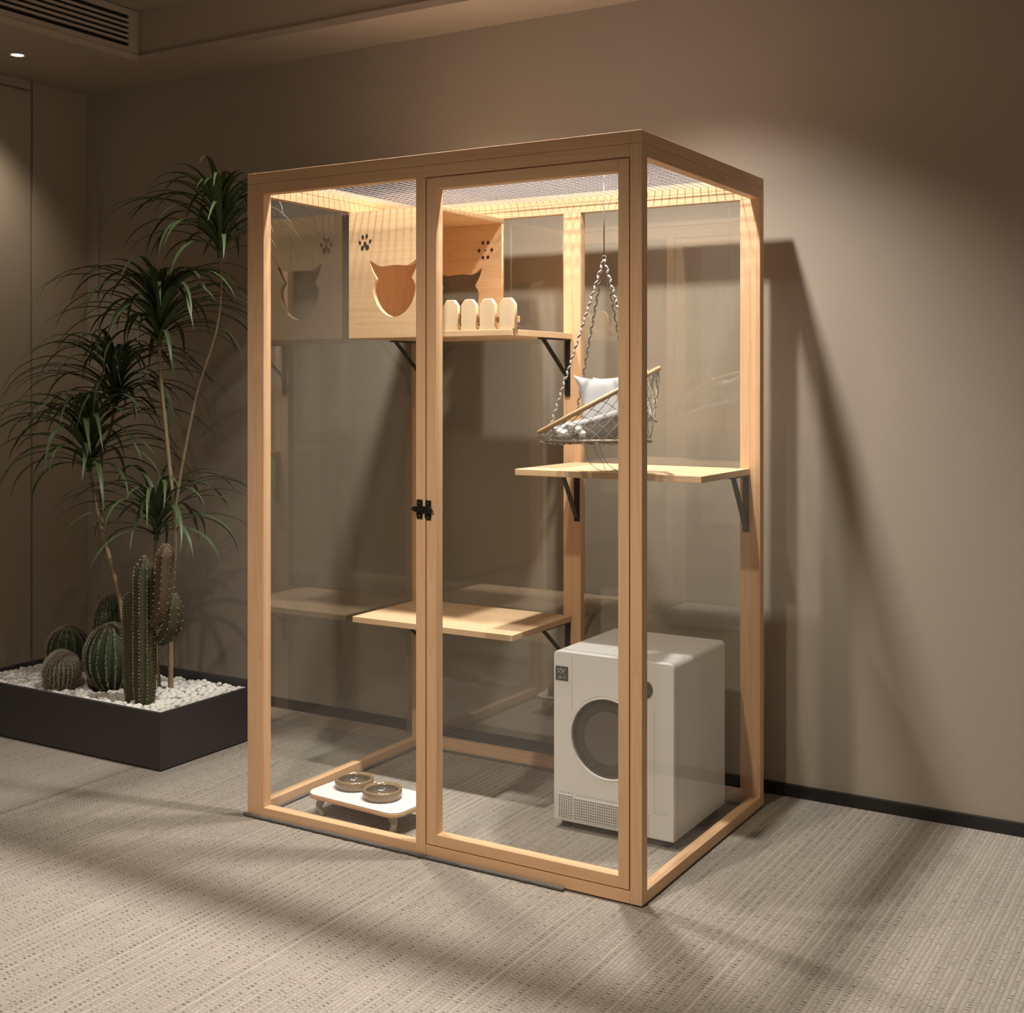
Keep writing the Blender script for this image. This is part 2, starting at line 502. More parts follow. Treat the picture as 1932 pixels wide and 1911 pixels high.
# ------------------------------------------------------------------ air vent in the tray side
vent = empty('air_vent', (TX, 0.1, 2.52), 'long slotted air conditioning grille set in the ceiling recess, top left', 'air vent')
O = (TX, 0.1, 2.52)
bm = bmesh.new()
y0, y1, z0, z1 = -1.2, 0.672, 2.443, 2.604
box(bm, TX, TX + 0.010, y0, y1, z0, z0 + 0.022); box(bm, TX, TX + 0.010, y0, y1, z1 - 0.022, z1)
box(bm, TX, TX + 0.010, y1 - 0.042, y1, z0 + 0.022, z1 - 0.022); box(bm, TX, TX + 0.010, y0, y0 + 0.042, z0 + 0.022, z1 - 0.022)
link_bm('frame', bm, CEIL, vent, off=O, bevel=0.001)
bm = bmesh.new(); box(bm, TX + 0.0002, TX + 0.001, y0 + 0.042, y1 - 0.042, z0 + 0.022, z1 - 0.022)
link_bm('painted_slot_shade', bm, DARKSLOT, vent, off=O)  # flat near-black sheet, its colour stands in for shade inside the slots
ns = 6; h = (z1 - z0 - 0.044)
for i in range(1, ns):
    zc = z0 + 0.022 + h * i / ns
    bm = bmesh.new()
    box(bm, TX + 0.001, TX + 0.009, y0 + 0.042, y1 - 0.042, zc - 0.0048, zc + 0.0048)
    link_bm('louvre_slat', bm, CEIL, vent, off=O, bevel=0.001)

# ------------------------------------------------------------------ cat enclosure
enc = empty('cat_enclosure', (MID, D / 2, 0), 'tall pine framed cat enclosure with clear panes, door, shelves and net roof', 'cat enclosure')
EO = (MID, D / 2, 0)
BV = 0.0009

def frame(name, parts, parent=enc, seed=None):
    """parts: list of (box, grain axis) joined into one frame mesh"""
    b = bmesh.new()
    for (x0, x1, y0, y1, z0, z1), ax in parts:
        box(b, x0, x1, y0, y1, z0, z1, 'XYZ'.index(ax))
    return link_bm(name, b, [WOOD['X'], WOOD['Y'], WOOD['Z']], parent, bevel=BV, off=EO)

def pane(parent, x0, x1, y0, y1, z0, z1):
    b = bmesh.new(); box(b, x0, x1, y0, y1, z0, z1)
    return link_bm('glass_pane', b, GLASS, parent, off=EO)

Z0 = 0.004
ZR = 1.770           # underside of the roof frame
for sx in (0, 1):
    xa, xb = ((-W, -W + T), (-T, 0.0))[sx]
    f = frame('side_frame', [((xa, xb, 0, T, Z0, ZR), 'Z'), ((xa, xb, D - T, D, Z0, ZR), 'Z'),
                             ((xa, xb, T, D - T, Z0, 0.032), 'Y'), ((xa, xb, T, D - T, 1.740, ZR), 'Y')])
    pane(f, xa + 0.012, xb - 0.012, T - 0.003, D - T + 0.003, 0.030, 1.743)
# fixed front frame
f = frame('front_frame', [((-W + T, -W + 2 * T, 0, T, 0.032, 1.740), 'Z'), ((MID - T, MID - 0.0005, 0, T, Z0, 1.740), 'Z'),
                          ((-W + T, MID - T, 0, T, Z0, 0.032), 'X'), ((-W + T, -T, 0, T, 1.740, ZR), 'X')])
pane(f, -W + 2 * T - 0.003, MID - T + 0.003, 0.012, 0.018, 0.029, 1.743)
frame('door_sill', [((MID + 0.0005, -T, 0, T, Z0, 0.033), 'X')])
# door
dr = frame('door', [((MID + 0.003, MID + 0.003 + T, 0, T, 0.0355, 1.7365), 'Z'), ((-2 * T - 0.001, -T - 0.003, 0, T, 0.0355, 1.7365), 'Z'),
                    ((MID + 0.033, -2 * T - 0.001, 0, T, 0.0355, 0.0635), 'X'), ((MID + 0.033, -2 * T - 0.001, 0, T, 1.7075, 1.7365), 'X')])
pane(dr, MID + 0.030, -2 * T + 0.002, 0.012, 0.018, 0.061, 1.710)
# back frames
for xa, xb in ((-W + T, MID), (MID, -T)):
    f = frame('back_frame', [((xa, xa + T, D - T, D, 0.040, 1.740), 'Z'), ((xb - T, xb, D - T, D, 0.040, 1.740), 'Z'),
                             ((xa, xb, D - T, D, Z0, 0.040), 'X'), ((xa, xb, D - T, D, 1.740, ZR), 'X')])
    pane(f, xa + T - 0.003, xb - T + 0.003, D - 0.018, D - 0.012, 0.030, 1.743)
# roof frame and netting
rf = frame('roof_frame', [((-W, -T, 0, T, ZR + 0.0006, H), 'X'), ((-T, 0, 0, D, ZR + 0.0006, H), 'Y'),
                          ((-W, -T, D - T, D, ZR + 0.0006, H), 'X'), ((-W, -W + T, T, D - T, ZR + 0.0006, H), 'Y')])
bm = bmesh.new()
x = -W + T - 0.004
while x < -T + 0.006:
    box(bm, x - 0.0010, x + 0.0010, T - 0.006, D - T + 0.006, 1.7852, 1.7860); x += 0.024
y = T
while y < D - T + 0.005:
    box(bm, -W + T - 0.006, -T + 0.006, y - 0.0010, y + 0.0010, 1.7860, 1.7868); y += 0.024
link_bm('roof_netting', bm, NETROOF, rf, off=EO)
# rubber feet
for fx, fy in ((-0.017, 0.017), (-W + 0.017, 0.017), (-0.017, D - 0.017), (-W + 0.017, D - 0.017)):
    bm = bmesh.new(); box(bm, fx - 0.013, fx + 0.013, fy - 0.013, fy + 0.013, 0.0, 0.0042)
    link_bm('foot_pad', bm, BLACKMETAL, enc, off=EO)
# grey fuzzy felt edging that shows under the rails
random.seed(3)
def felt(pts, r):
    b = bmesh.new()
    P = []
    for a, c in zip(pts[:-1], pts[1:]):
        a, c = Vector(a), Vector(c); n = max(2, int((c - a).length / 0.006))
        for i in range(n):
            q = a.lerp(c, i / n); P.append(q + Vector((random.uniform(-1, 1), random.uniform(-1, 1), 0)) * 0.0012)
    P.append(Vector(pts[-1]))
    tube(b, P, [r * random.uniform(0.75, 1.15) for _ in P], 7)
    for v in b.verts: v.co.z = max(0.0005, v.co.z)
    return link_bm('felt_edging', b, FELT, enc, off=EO, smooth=True)
felt([(-W - 0.006, -0.006, 0.005), (-0.20, -0.009, 0.005)], 0.0056)
felt([(-W + 0.034, 0.03, 0.004), (-W + 0.034, D - 0.03, 0.004)], 0.0050)
felt([(-W + 0.04, D - 0.034, 0.004), (-0.04, D - 0.034, 0.004)], 0.0045)
# barrel latch across the fixed frame and the door
lt = bmesh.new()
box(lt, -0.634, -0.6165, -0.0035, 0, 0.866, 0.915); box(lt, -0.6065, -0.590, -0.0035, 0, 0.864, 0.914)
box(lt, -0.638, -0.6160, -0.012, -0.003, 0.884, 0.898); box(lt, -0.611, -0.588, -0.013, -0.003, 0.881, 0.899)
tube(lt, [(-0.645, -0.008, 0.891), (-0.584, -0.008, 0.891)], 0.0042, 12)
tube(lt, [(-0.584, -0.008, 0.894), (-0.582, -0.016, 0.894)], 0.0025, 8)
latch = link_bm('latch', lt, BLACKMETAL, dr, off=EO, bevel=0.0008); latch['label'] = 'small black barrel bolt'
for sx, sz in ((-0.6255, 0.906), (-0.598, 0.906), (-0.598, 0.872), (-0.6255, 0.874)):
    b = bmesh.new(); tube(b, [(sx, -0.0035, sz), (sx, -0.0048, sz)], 0.0022, 10)
    link_bm('screw', b, STEEL, dr, off=EO)
# shelves with black steel brackets
def bracket(shelf, x, ztop, arm=0.175, leg=0.178, da=0.155, dl=0.118):
    b = bmesh.new(); yb = D - T
    box(b, x - 0.009, x + 0.009, yb - 0.0042, yb - 0.0003, ztop - leg, ztop - 0.0004)
    box(b, x - 0.009, x + 0.009, yb - arm, yb - 0.0003, ztop - 0.0044, ztop - 0.0004)
    bar(b, (x, yb - da, ztop - 0.004), (x, yb - 0.004, ztop - dl), 0.015, 0.004)
    return link_bm('bracket', b, BLACKMETAL, shelf, off=EO, bevel=0.0006)
YS = 0.433
def shelf(x0, x1, z0, z1, brs, **kw):
    b = bmesh.new(); box(b, x0, x1, YS, D - T - 0.0005, z0, z1)
    s = link_bm('shelf', b, SHELF, enc, off=EO, bevel=0.0012)
    for bx in brs: bracket(s, bx, z0, **kw)
    return s
shelf(-1.185, MID - 0.001, 0.475, 0.493, (-1.168, -0.622))
shelf(MID + 0.008, -0.0315, 0.951, 0.969, (-0.590, -0.042), leg=0.165, dl=0.152, da=0.10, arm=0.13)
shelf(-1.185, MID - 0.001, 1.350, 1.368, (-1.168, -0.622))

# ------------------------------------------------------------------ cat house on the top shelf
CHO = (-1.018, 0.61, 1.368)
ch = empty('cat_house', CHO, 'pale wooden box house with cat head doorway and paw print holes on the top shelf', 'cat house')
HX0, HX1, HZ0, HZ1 = -1.1845, -0.851, 1.3685, 1.738
def cathead(cx, cz, s=1.0):
    half = [(-0.000, 0.000), (-0.022, 0.004), (-0.045, 0.018), (-0.064, 0.040), (-0.076, 0.068), (-0.079, 0.090), (-0.073, 0.106)]
    ear = [(-0.066, 0.117), (-0.078, 0.138), (-0.090, 0.166), (-0.0895, 0.1715), (-0.084, 0.171), (-0.060, 0.157), (-0.044, 0.1535)]
    top = [(-0.022, 0.1555), (0.0, 0.1565)]
    L = [Vector((a, b)) for a, b in half + ear + top]
    pts = L + [Vector((-v.x, v.y)) for v in reversed(L[1:-1])]
    return [(cx + q.x * s, cz + q.y * s) for q in spline(pts, 4)]
paw = [ell(-1.125 + a, 1.641 + b, rx, rz, 10, r) for a, b, rx, rz, r in
       ((-0.006, 0.0195, 0.0045, 0.0065, 0.3), (0.0095, 0.021, 0.0045, 0.0065, -0.3), (-0.0165, 0.003, 0.004, 0.0065, 0.5),
        (0.0225, 0.005, 0.004, 0.0065, -0.5), (0.003, -0.002, 0.0055, 0.0065, 0), (-0.007, -0.0135, 0.0055, 0.0075, -0.7), (0.0115, -0.0125, 0.0075, 0.0075, 0.4))]
front_p = plate('front_panel', [(HX0, 1.351), (HX1, 1.351), (HX1, HZ1), (HX0, HZ1)], [cathead(-1.013, 1.413)], 0.0165, PALE, ch, 'XZ', 0.4158, off=CHO)
px, pz = -0.912, 1.640
paw2 = [ell(px + a, pz + b, 0.005, 0.006, 10) for a, b in ((-0.0095, 0.024), (0.0095, 0.024), (-0.024, 0), (0.024, 0), (-0.0095, -0.023), (0.0095, -0.023))] + [ell(px, pz, 0.003, 0.003, 8)]
back_p = plate('back_panel', [(HX0 + 0.0155, HZ0), (HX1, HZ0), (HX1, HZ1 - 0.0155), (HX0 + 0.0155, HZ1 - 0.0155)], [cathead(-1.016, 1.411)], 0.015, PALE, ch, 'XZ', 0.772, off=CHO)
BURN = plain('burnt_paw_print', (0.035, 0.018, 0.010), 0.8)
def print_(par, ells, y):
    b = bmesh.new()
    for e in ells:
        va = [b.verts.new((a, y, c)) for a, c in e]; vb = [b.verts.new((a, y - 0.0008, c)) for a, c in e]
        for i in range(len(e)): b.faces.new((va[i], va[(i + 1) % len(e)], vb[(i + 1) % len(e)], vb[i]))
        b.faces.new(va); b.faces.new(vb)
    o = link_bm('paw_print', b, BURN, par, off=CHO); o['label'] = 'dark burnt paw print'
print_(front_p, paw, 0.4157); print_(back_p, paw2, 0.7719)
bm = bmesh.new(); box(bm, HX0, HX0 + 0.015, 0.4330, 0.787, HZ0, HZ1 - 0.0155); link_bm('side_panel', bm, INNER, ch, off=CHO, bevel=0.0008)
bm = bmesh.new(); box(bm, HX0, HX1, 0.4330, 0.787, HZ1 - 0.015, HZ1); link_bm('roof_panel', bm, PALE, ch, off=CHO, bevel=0.0008)

# ------------------------------------------------------------------ little picket fence beside the cat house
FO = (-0.725, 0.445, 1.368)
fe = empty('picket_fence', FO, 'miniature pale wooden picket fence on the front edge of the top shelf', 'fence')
for cx in (-0.8235, -0.760, -0.6955, -0.6285):
    w_, zt = 0.0265, 1.458
    out = [(cx - w_, 1.3685), (cx + w_, 1.3685), (cx + w_, zt - 0.019), (cx + w_ * 0.93, zt - 0.015), (cx + w_ * 0.50, zt - 0.001), (cx + w_ * 0.40, zt),
           (cx - w_ * 0.40, zt), (cx - w_ * 0.50, zt - 0.001), (cx - w_ * 0.93, zt - 0.015), (cx - w_, zt - 0.019)]
    plate('picket', out, [], 0.014, PALEZ, fe, 'XZ', 0.436, off=FO, bevel=0.0016)
bm = bmesh.new(); box(bm, -0.849, -0.598, 0.4502, 0.459, 1.388, 1.406)
rl = link_bm('rail', bm, PALE, fe, off=FO, bevel=0.001)
for sx in (-0.792, -0.728):
    b = bmesh.new(); tube(b, [(sx, 0.4501, 1.384), (sx, 0.444, 1.384)], 0.003, 10); link_bm('screw', b, BLACKMETAL, rl, off=FO)

# ------------------------------------------------------------------ hanging basket bed
HC = Vector((-0.284, 0.342, 1.168))
e1 = Vector((0.272, 0.163, 0.170)).normalized()
e2 = (HC - Vector(cam.location)).normalized(); e2.normalize()
RR = 0.180
AP = Vector((-0.273, 0.348, 1.546))
hb = empty('hanging_basket_bed', AP, 'round tilted rattan hammock bed with net bottom hung on twisted grey cords', 'cat hammock')
def rim(a, r=RR): return HC + (e1 * math.cos(a) + e2 * math.sin(a)) * r
bm = bmesh.new(); tube(bm, [rim(2 * PI * k / 72) for k in range(72)], 0.0066, 10, closed=True)
link_bm('rim_ring', bm, RATTAN, hb, off=AP, smooth=True)
BC = Vector((-0.291, 0.337, 1.064))
f1 = Vector((0.8577, 0.5142, 0.0))
def bot(a, r=0.146): return BC + f1 * (math.cos(a) * r - 0.002) + e2 * math.sin(a) * r
bm = bmesh.new(); tube(bm, [bot(2 * PI * k / 60) for k in range(60)], 0.0038, 8, closed=True)
random.seed(11)
for k in range(70):
    a = 2 * PI * k / 70 + random.uniform(-0.03, 0.03); p = bot(a, 0.146 + random.uniform(-0.004, 0.003)) - Vector((0, 0, random.uniform(0.003, 0.009)))
    r = random.uniform(0.003, 0.0055)
    tube(bm, [p + Vector((math.sin(t), math.cos(t), 0.3 * math.sin(t + k))) * r for t in (0, 1.2, 2.5, 3.8, 5.1)], 0.0013, 5, closed=True)
link_bm('base_ring', bm, NETM, hb, off=AP, smooth=True)
# diamond netting
def side(a, t, k=1.0):
    p = rim(a).lerp(bot(a), t)
    bulge = math.sin(PI * t) * 0.006
    c = HC.lerp(BC, t); o = p - c; o.z = 0
    return c + (p - c) * k + (o.normalized() * bulge if o.length > 1e-6 else Vector())
bm = bmesh.new(); nn = 28
for k in range(nn):
    a0 = 2 * PI * k / nn
    for sg in (-1, 1):
        tube(bm, [side(a0 + sg * t * 0.80, t) for t in (i / 10 for i in range(11))], 0.0009, 5)
for k in range(12):          # net under the base
    a0 = PI * k / 12
    for d in (-0.09, -0.045, 0.0, 0.045, 0.09):
        pass
for i in range(-6, 7):
    for q in (0, 1):
        d = i * 0.022; L = math.sqrt(max(0, 0.146 ** 2 - d * d))
        u, v = ((f1 + e2).normalized(), (f1 - e2).normalized()) if q == 0 else ((f1 - e2).normalized(), (f1 + e2).normalized())
        tube(bm, [BC + u * d + v * (L * s) - Vector((0, 0, 0.010 * (1 - s * s))) for s in (-1, -0.5, 0, 0.5, 1)], 0.0009, 5)
link_bm('netting', bm, NETM, hb, off=AP, smooth=True)
# twisted hanging cords
def twisted(b, a, c, r=0.0034, pitch=0.0150):
    """knotted cord: a row of slanted bright lobes with a thin dark strand winding between them"""
    a, c = Vector(a), Vector(c); d = c - a; L = d.length; t = d / L
    u = Vector((0.8577, 0.5142, 0)); u = (u - t * u.dot(t)).normalized(); w = t.cross(u)
    k = int(L / pitch)
    for i in range(k):
        m = a + d * ((i + 0.5) / k); ax = (t + (u if i % 2 else -u) * 0.38 + (w if i % 2 else -w) * 0.2).normalized()
        P = [m + ax * (pitch * 0.62) * q for q in (-1, -0.8, -0.4, 0, 0.4, 0.8, 1)]
        tube(b, P, [r * q for q in (0.15, 0.5, 0.9, 1.0, 0.9, 0.5, 0.15)], 7, mi=0)
    n = k * 8
    tube(b, [a + d * (i / n) + (u * math.cos(PI * i / 8 * 1.0) + w * math.sin(PI * i / 8)) * r * 0.75 for i in range(n + 1)], 0.0012, 5, mi=1)
for a in (PI + 0.65, PI - 1.16, 1.05, -0.90):
    b = bmesh.new(); q = rim(a); q2 = q + (AP - q).normalized() * 0.004
    twisted(b, AP + (q - AP).normalized() * 0.004, q2)
    link_bm('hanging_cord', b, [ROPE, CORDDARK], hb, off=AP, smooth=True)
bm = bmesh.new(); tube(bm, [AP - Vector((0, 0, 0.006)), AP + Vector((0, 0, 0.1)), (AP.x, AP.y, 1.790)], 0.0016, 8)
tube(bm, [AP + Vector((math.cos(t) * 0.006, 0, math.sin(t) * 0.006)) for t in (2 * PI * k / 16 for k in range(16))], 0.0018, 6, closed=True)
link_bm('top_cord', bm, plain('dark_hanging_cord', (0.22, 0.18, 0.14), 0.6), hb, off=AP, smooth=True)
# loose threads hanging to the shelf
random.seed(5)
bm = bmesh.new()
for sx, sy in ((-0.37, 0.44), (-0.33, 0.455), (-0.345, 0.45), (-0.26, 0.462), (-0.25, 0.455)):
    s = Vector((sx, sy - 0.03, 1.058)); 
    P = [s, s + Vector((0.004, 0.012, -0.03)), s + Vector((random.uniform(-.01, .02), 0.03, -0.065)), Vector((sx + random.uniform(-0.02, 0.04), 0.47, 0.9715)), Vector((sx + random.uniform(0.0, 0.07), 0.50, 0.9705)), Vector((sx + random.uniform(0.0, 0.09), 0.53, 0.9705))]
    tube(bm, spline(P, 5, closed=False), 0.0008, 5)
for k in range(9):
    a = random.uniform(-0.5, 0.5); s = rim(a) - Vector((0, 0, 0.006)); 
    P = [s, s + Vector((-0.01 + random.uniform(-.01, .012), random.uniform(-.01, .01), -0.03)), s + Vector((-0.012 + random.uniform(-.01, .016), random.uniform(-.01, .01), -0.06)), s + Vector((-0.035, -0.02, -0.10 - random.uniform(0, 0.03)))]
    tube(bm, spline(P, 5, closed=False), 0.0011, 5)
link_bm('loose_thread', bm, NETM, hb, off=AP, smooth=True)

# padded liner inside the net
b = bmesh.new(); rings = []
for i, (t, k) in enumerate(((0.42, 0.80), (0.55, 0.83), (0.72, 0.85), (0.88, 0.85), (0.95, 0.78), (0.96, 0.4), (0.96, 0.02))):
    rings.append([b.verts.new(side(2 * PI * j / 48, t, k) + Vector((0, 0, 0.004))) for j in range(48)])
for r0, r1 in zip(rings[:-1], rings[1:]):
    for j in range(48): b.faces.new((r0[j], r0[(j + 1) % 48], r1[(j + 1) % 48], r1[j]))
ln = link_bm('liner', b, CUSH, hb, off=AP, smooth=True)
sd = ln.modifiers.new('pad', 'SOLIDIFY'); sd.thickness = 0.004; sd.offset = 1

def cushion(name, loc, size, thick, R, mat, label):
    n = 20; b = bmesh.new(); g = {}
    for s in (1, -1):
        for i in range(n + 1):
            for j in range(n + 1):
                u, v = i / n * 2 - 1, j / n * 2 - 1
                pin = 1 - 0.20 * (1 - abs(u) ** 2) * abs(v) ** 3
                pin2 = 1 - 0.20 * (1 - abs(v) ** 2) * abs(u) ** 3
                h = 0.0022 + thick / 2 * ((1 - u ** 4) * (1 - v ** 4)) ** 0.7
                g[(i, j, s)] = b.verts.new((u * size / 2 * pin2, v * size / 2 * pin, s * h))
        for i in range(n):
            for j in range(n):
                b.faces.new([g[(p, q, s)] for p, q in ((i, j), (i + 1, j), (i + 1, j + 1), (i, j + 1))])
    for k in range(n):
        for p, q in (((k, 0), (k + 1, 0)), ((k, n), (k + 1, n)), ((0, k), (0, k + 1)), ((n, k), (n, k + 1))):
            b.faces.new([g[(*p, 1)], g[(*q, 1)], g[(*q, -1)], g[(*p, -1)]])
    o = link_bm(name, b, mat, smooth=True)
    o.matrix_world = Matrix.Translation(loc) @ R.to_4x4()
    return tag(o, label, 'cushion')
def basis(xa, ya):
    xa = Vector(xa).normalized(); ya = Vector(ya); ya = (ya - xa * ya.dot(xa)).normalized()
    z = xa.cross(ya); return Matrix((xa, ya, z)).transposed()
cushion('cushion', (-0.262, 0.345, 1.160), 0.165, 0.055, basis((0.8, 0.5, 0.06), (-0.18, 0.25, 1.0)), CUSH,
        'pale grey cushion with a pointed corner standing in the hanging bed')
cushion('cushion', (-0.232, 0.392, 1.168), 0.150, 0.045, basis((0.8, 0.5, 0.14), (-0.12, 0.3, 1.0)), CUSHW,
        'white cushion behind the pale grey one in the hanging bed')
# white balls in the low end of the basket
random.seed(21); first = None
for i in range(22):
    a = PI + 0.55 + random.uniform(-0.9, 0.9); t = random.uniform(0.30, 0.85); k = random.uniform(0.86, 0.92)
    p = side(a, t, k) 
    r = random.uniform(0.009, 0.0125)
    if first is None:
        b = bmesh.new(); bmesh.ops.create_icosphere(b, subdivisions=3, radius=1.0)
        o = link_bm('felt_ball', b, BALLM, smooth=True); first = o
        tag(o, 'small white ball lying with the others in the low end of the hanging bed', 'ball', 'white balls in the hanging bed')
    else:
        o = first.copy(); COL.objects.link(o)
    o.location = p; o.scale = (r, r, r)

# ------------------------------------------------------------------ white box appliance
DX0, DX1, DY0, DY1, DZ0, DZ1 = -0.434, -0.078, 0.362, 0.725, 0.022, 0.484
DO = ((DX0 + DX1) / 2, (DY0 + DY1) / 2, 0.0)
dy = empty('pet_dryer', DO, 'white boxy pet dryer with a dark round window standing on the carpet', 'pet dryer')
# body with a real round recess in the front
WCX, WCZ, WR = -0.273, 0.262, 0.112
rc = 0.016
def rrect(x0, x1, z0, z1, rt, rb, n=6):
    out = []
    for (cx, cz, a0, r) in ((x1 - rt, z1 - rt, 0, rt), (x0 + rt, z1 - rt, PI / 2, rt), (x0 + rb, z0 + rb, PI, rb), (x1 - rb, z0 + rb, 1.5 * PI, rb)):
        for i in range(n + 1):
            a = a0 + PI / 2 * i / n; out.append((cx + r * math.cos(a), cz + r * math.sin(a)))
    return out
plate('front_cover', rrect(DX0, DX1, DZ0, DZ1, 0.014, 0.003), [ell(WCX, WCZ, WR, WR, 64)], 0.03, WHITEP, dy, 'XZ', DY0, off=DO, bevel=0.003)
bm = bmesh.new()
pts = rrect(DX0, DX1, DZ0, DZ1, 0.014, 0.003)
va = [bm.verts.new((a, DY0 + 0.0302, c)) for a, c in pts]; vb = [bm.verts.new((a, DY1 - 0.006, c)) for a, c in pts]
vc = [bm.verts.new((DO[0] + (a - DO[0]) * 0.975, DY1, 0.253 + (c - 0.253) * 0.98)) for a, c in pts]
for A, B in ((va, vb), (vb, vc)):
    for i in range(len(pts)): bm.faces.new((A[i], A[(i + 1) % len(pts)], B[(i + 1) % len(pts)], B[i]))
bm.faces.new(va); bm.faces.new(vc)
link_bm('body', bm, WHITEP, dy, off=DO)
def disc(name, r0, r1, y0, y1, mat, parent, cx=WCX, cz=WCZ, n=64, smooth=True):
    b = bmesh.new()
    prof = [(r0, y0), (r1, y0), (r1, y1), (r0, y1)]
    rg = [[b.verts.new((cx + r * math.cos(2 * PI * k / n), y, cz + r * math.sin(2 * PI * k / n))) for k in range(n)] for r, y in prof]
    for i in range(4):
        A, B = rg[i], rg[(i + 1) % 4]
        for k in range(n): b.faces.new((A[k], A[(k + 1) % n], B[(k + 1) % n], B[k]))
    return link_bm(name, b, mat, parent, off=DO, bevel=0.0006)
wn_ = disc('window', 0.0001, WR - 0.0005, DY0 + 0.012, DY0 + 0.029, DARKGLASS, dy); wn_['label'] = 'dark smoked round window'
disc('rim', WR - 0.0055, WR - 0.0002, DY0 - 0.001, DY0 + 0.0115, WHITEP, wn_)
disc('window_gasket', WR - 0.013, WR - 0.0062, DY0 + 0.007, DY0 + 0.0118, DARKGLASS, wn_)
disc('drum', 0.0001, 0.072, DY0 + 0.0095, DY0 + 0.0118, DARKGLASS2, wn_)
kb = disc('control_knob', 0.0001, 0.024, DY0 - 0.004, DY0 + 0.001, plain('taupe_knob', (0.085, 0.075, 0.065), 0.4), dy, -0.162, 0.410, 32)
kb['label'] = 'round dark control knob'
# square badge with light strokes
bm = bmesh.new(); box(bm, -0.4275, -0.389, DY0 - 0.0012, DY0 - 0.0001, 0.4035, 0.4425)
bd = link_bm('badge', bm, plain('dark_badge', (0.075, 0.07, 0.062), 0.5), dy, off=DO)
bm = bmesh.new()
cx, cz = -0.408, 0.4235
for st in ([(-.013, .012), (-.007, .006), (-.012, -.001)], [(-.004, .014), (-.001, .004), (-.006, -.006)], [(.002, .012), (.006, .001), (.012, -.006)],
           [(.013, .013), (.008, .005)], [(-.011, -.010), (-.002, -.009), (.004, -.012)], [(.006, -.010), (.013, -.013)], [(-.013, .004), (-.005, .002)],
           [(-.003, -.002), (.004, .006), (.010, .008)], [(-.010, -.014), (.000, -.014)]):
    tube(bm, [(cx + a, DY0 - 0.0014, cz + c) for a, c in st], 0.0007, 5)
link_bm('emblem', bm, plain('badge_strokes', (0.5, 0.48, 0.44), 0.5), bd, off=DO)
# panel seams
for x0, x1, z0, z1 in ((-0.3778, -0.3770, 0.330, 0.470), (-0.1340, -0.1333, 0.090, 0.370), (-0.1340, -0.0960, 0.0895, 0.0902),
                       (-0.1500, -0.1490, 0.030, 0.082), (-0.2900, -0.1490, 0.0815, 0.0825)):
    bm = bmesh.new(); box(bm, x0, x1, DY0 - 0.0003, DY0 + 0.0004, z0, z1)
    link_bm('panel_seam', bm, SEAMG, dy, off=DO)
# lower ventilation grille
for gx0, gx1, gz1, cell in ((-0.418, -0.375, 0.094, 0.0062), (-0.370, -0.165, 0.090, 0.0068)):
    bm = bmesh.new(); box(bm, gx0, gx1, DY0 - 0.0006, DY0 + 0.0004, 0.032, gz1)
    g = link_bm('vent_grille', bm, GRILLE, dy, off=DO)
    bm = bmesh.new(); n = int((gx1 - gx0) / cell)
    for i in range(n + 1):
        x = gx0 + (gx1 - gx0) * i / n; box(bm, x - 0.0011, x + 0.0011, DY0 - 0.0022, DY0 - 0.0006, 0.032, gz1)
    n = int((gz1 - 0.032) / cell)
    for i in range(n + 1):
        z = 0.032 + (gz1 - 0.032) * i / n; box(bm, gx0, gx1, DY0 - 0.0020, DY0 - 0.0006, z - 0.0010, z + 0.0010)
    link_bm('grille_bars', bm, WHITEP, g, off=DO)
bm = bmesh.new(); random.seed(8)
for x0, x1, z in ((-0.414, -0.378, 0.1005), (-0.362, -0.190, 0.0985)):
    x = x0
    while x < x1:
        w_ = random.uniform(0.003, 0.006); box(bm, x, x + w_, DY0 - 0.0003, DY0 + 0.0002, z - 0.0012, z + 0.0012); x += w_ + random.uniform(0.002, 0.006)
link_bm('printed_line', bm, SEAMG, dy, off=DO)
for x, y in ((DX0 + 0.025, DY0 + 0.03), (DX1 - 0.03, DY0 + 0.03), (DX0 + 0.025, DY1 - 0.03), (DX1 - 0.03, DY1 - 0.03)):
    b = bmesh.new(); lathe(b, [(0.012, 0.0), (0.014, 0.002), (0.014, 0.0215), (0.012, 0.0218)], 20, c=(x, y, 0))
    link_bm('foot', b, BLACKMETAL, dy, off=DO)

# ------------------------------------------------------------------ feeding stand and bowls
SO = Vector((-0.905, 0.160, 0.0)); SR = -0.06
stn = empty('feeding_stand', SO, 'low white topped feeding stand with rounded corners on short legs behind left pane', 'pet feeding stand', rz=SR)
def rr2(hx, hy, r, n=8):
    out = []
    for sx, sy, a0 in ((1, 1, 0), (-1, 1, PI / 2), (-1, -1, PI), (1, -1, 1.5 * PI)):
        for i in range(n + 1):
            a = a0 + PI / 2 * i / n; out.append((sx * (hx - r) + r * math.cos(a), sy * (hy - r) + r * math.sin(a)))
    return out
plate('board', rr2(0.166, 0.092, 0.038), [], 0.0115, WOOD['X'], stn, 'XY', 0.0530, bevel=0.002)
plate('white_top', rr2(0.1655, 0.0915, 0.038), [], 0.0022, WHITETOP, stn, 'XY', 0.0646, bevel=0.0006)
for sx, sy in ((-1, -1), (1, -1), (-1, 1), (1, 1)):
    b = bmesh.new(); cx, cy = sx * 0.128, sy * 0.060
    P = [(cx, cy, 0.0528), (cx + sx * 0.002, cy + sy * 0.001, 0.042), (cx + sx * 0.008, cy + sy * 0.003, 0.030), (cx + sx * 0.007, cy + sy * 0.003, 0.018), (cx - sx * 0.001, cy, 0.006), (cx - sx * 0.002, cy, 0.0)]
    tube(b, P, [0.0135, 0.012, 0.0098, 0.0088, 0.0086, 0.0088], 16)
    link_bm('leg', b, STANDL, stn, smooth=False)
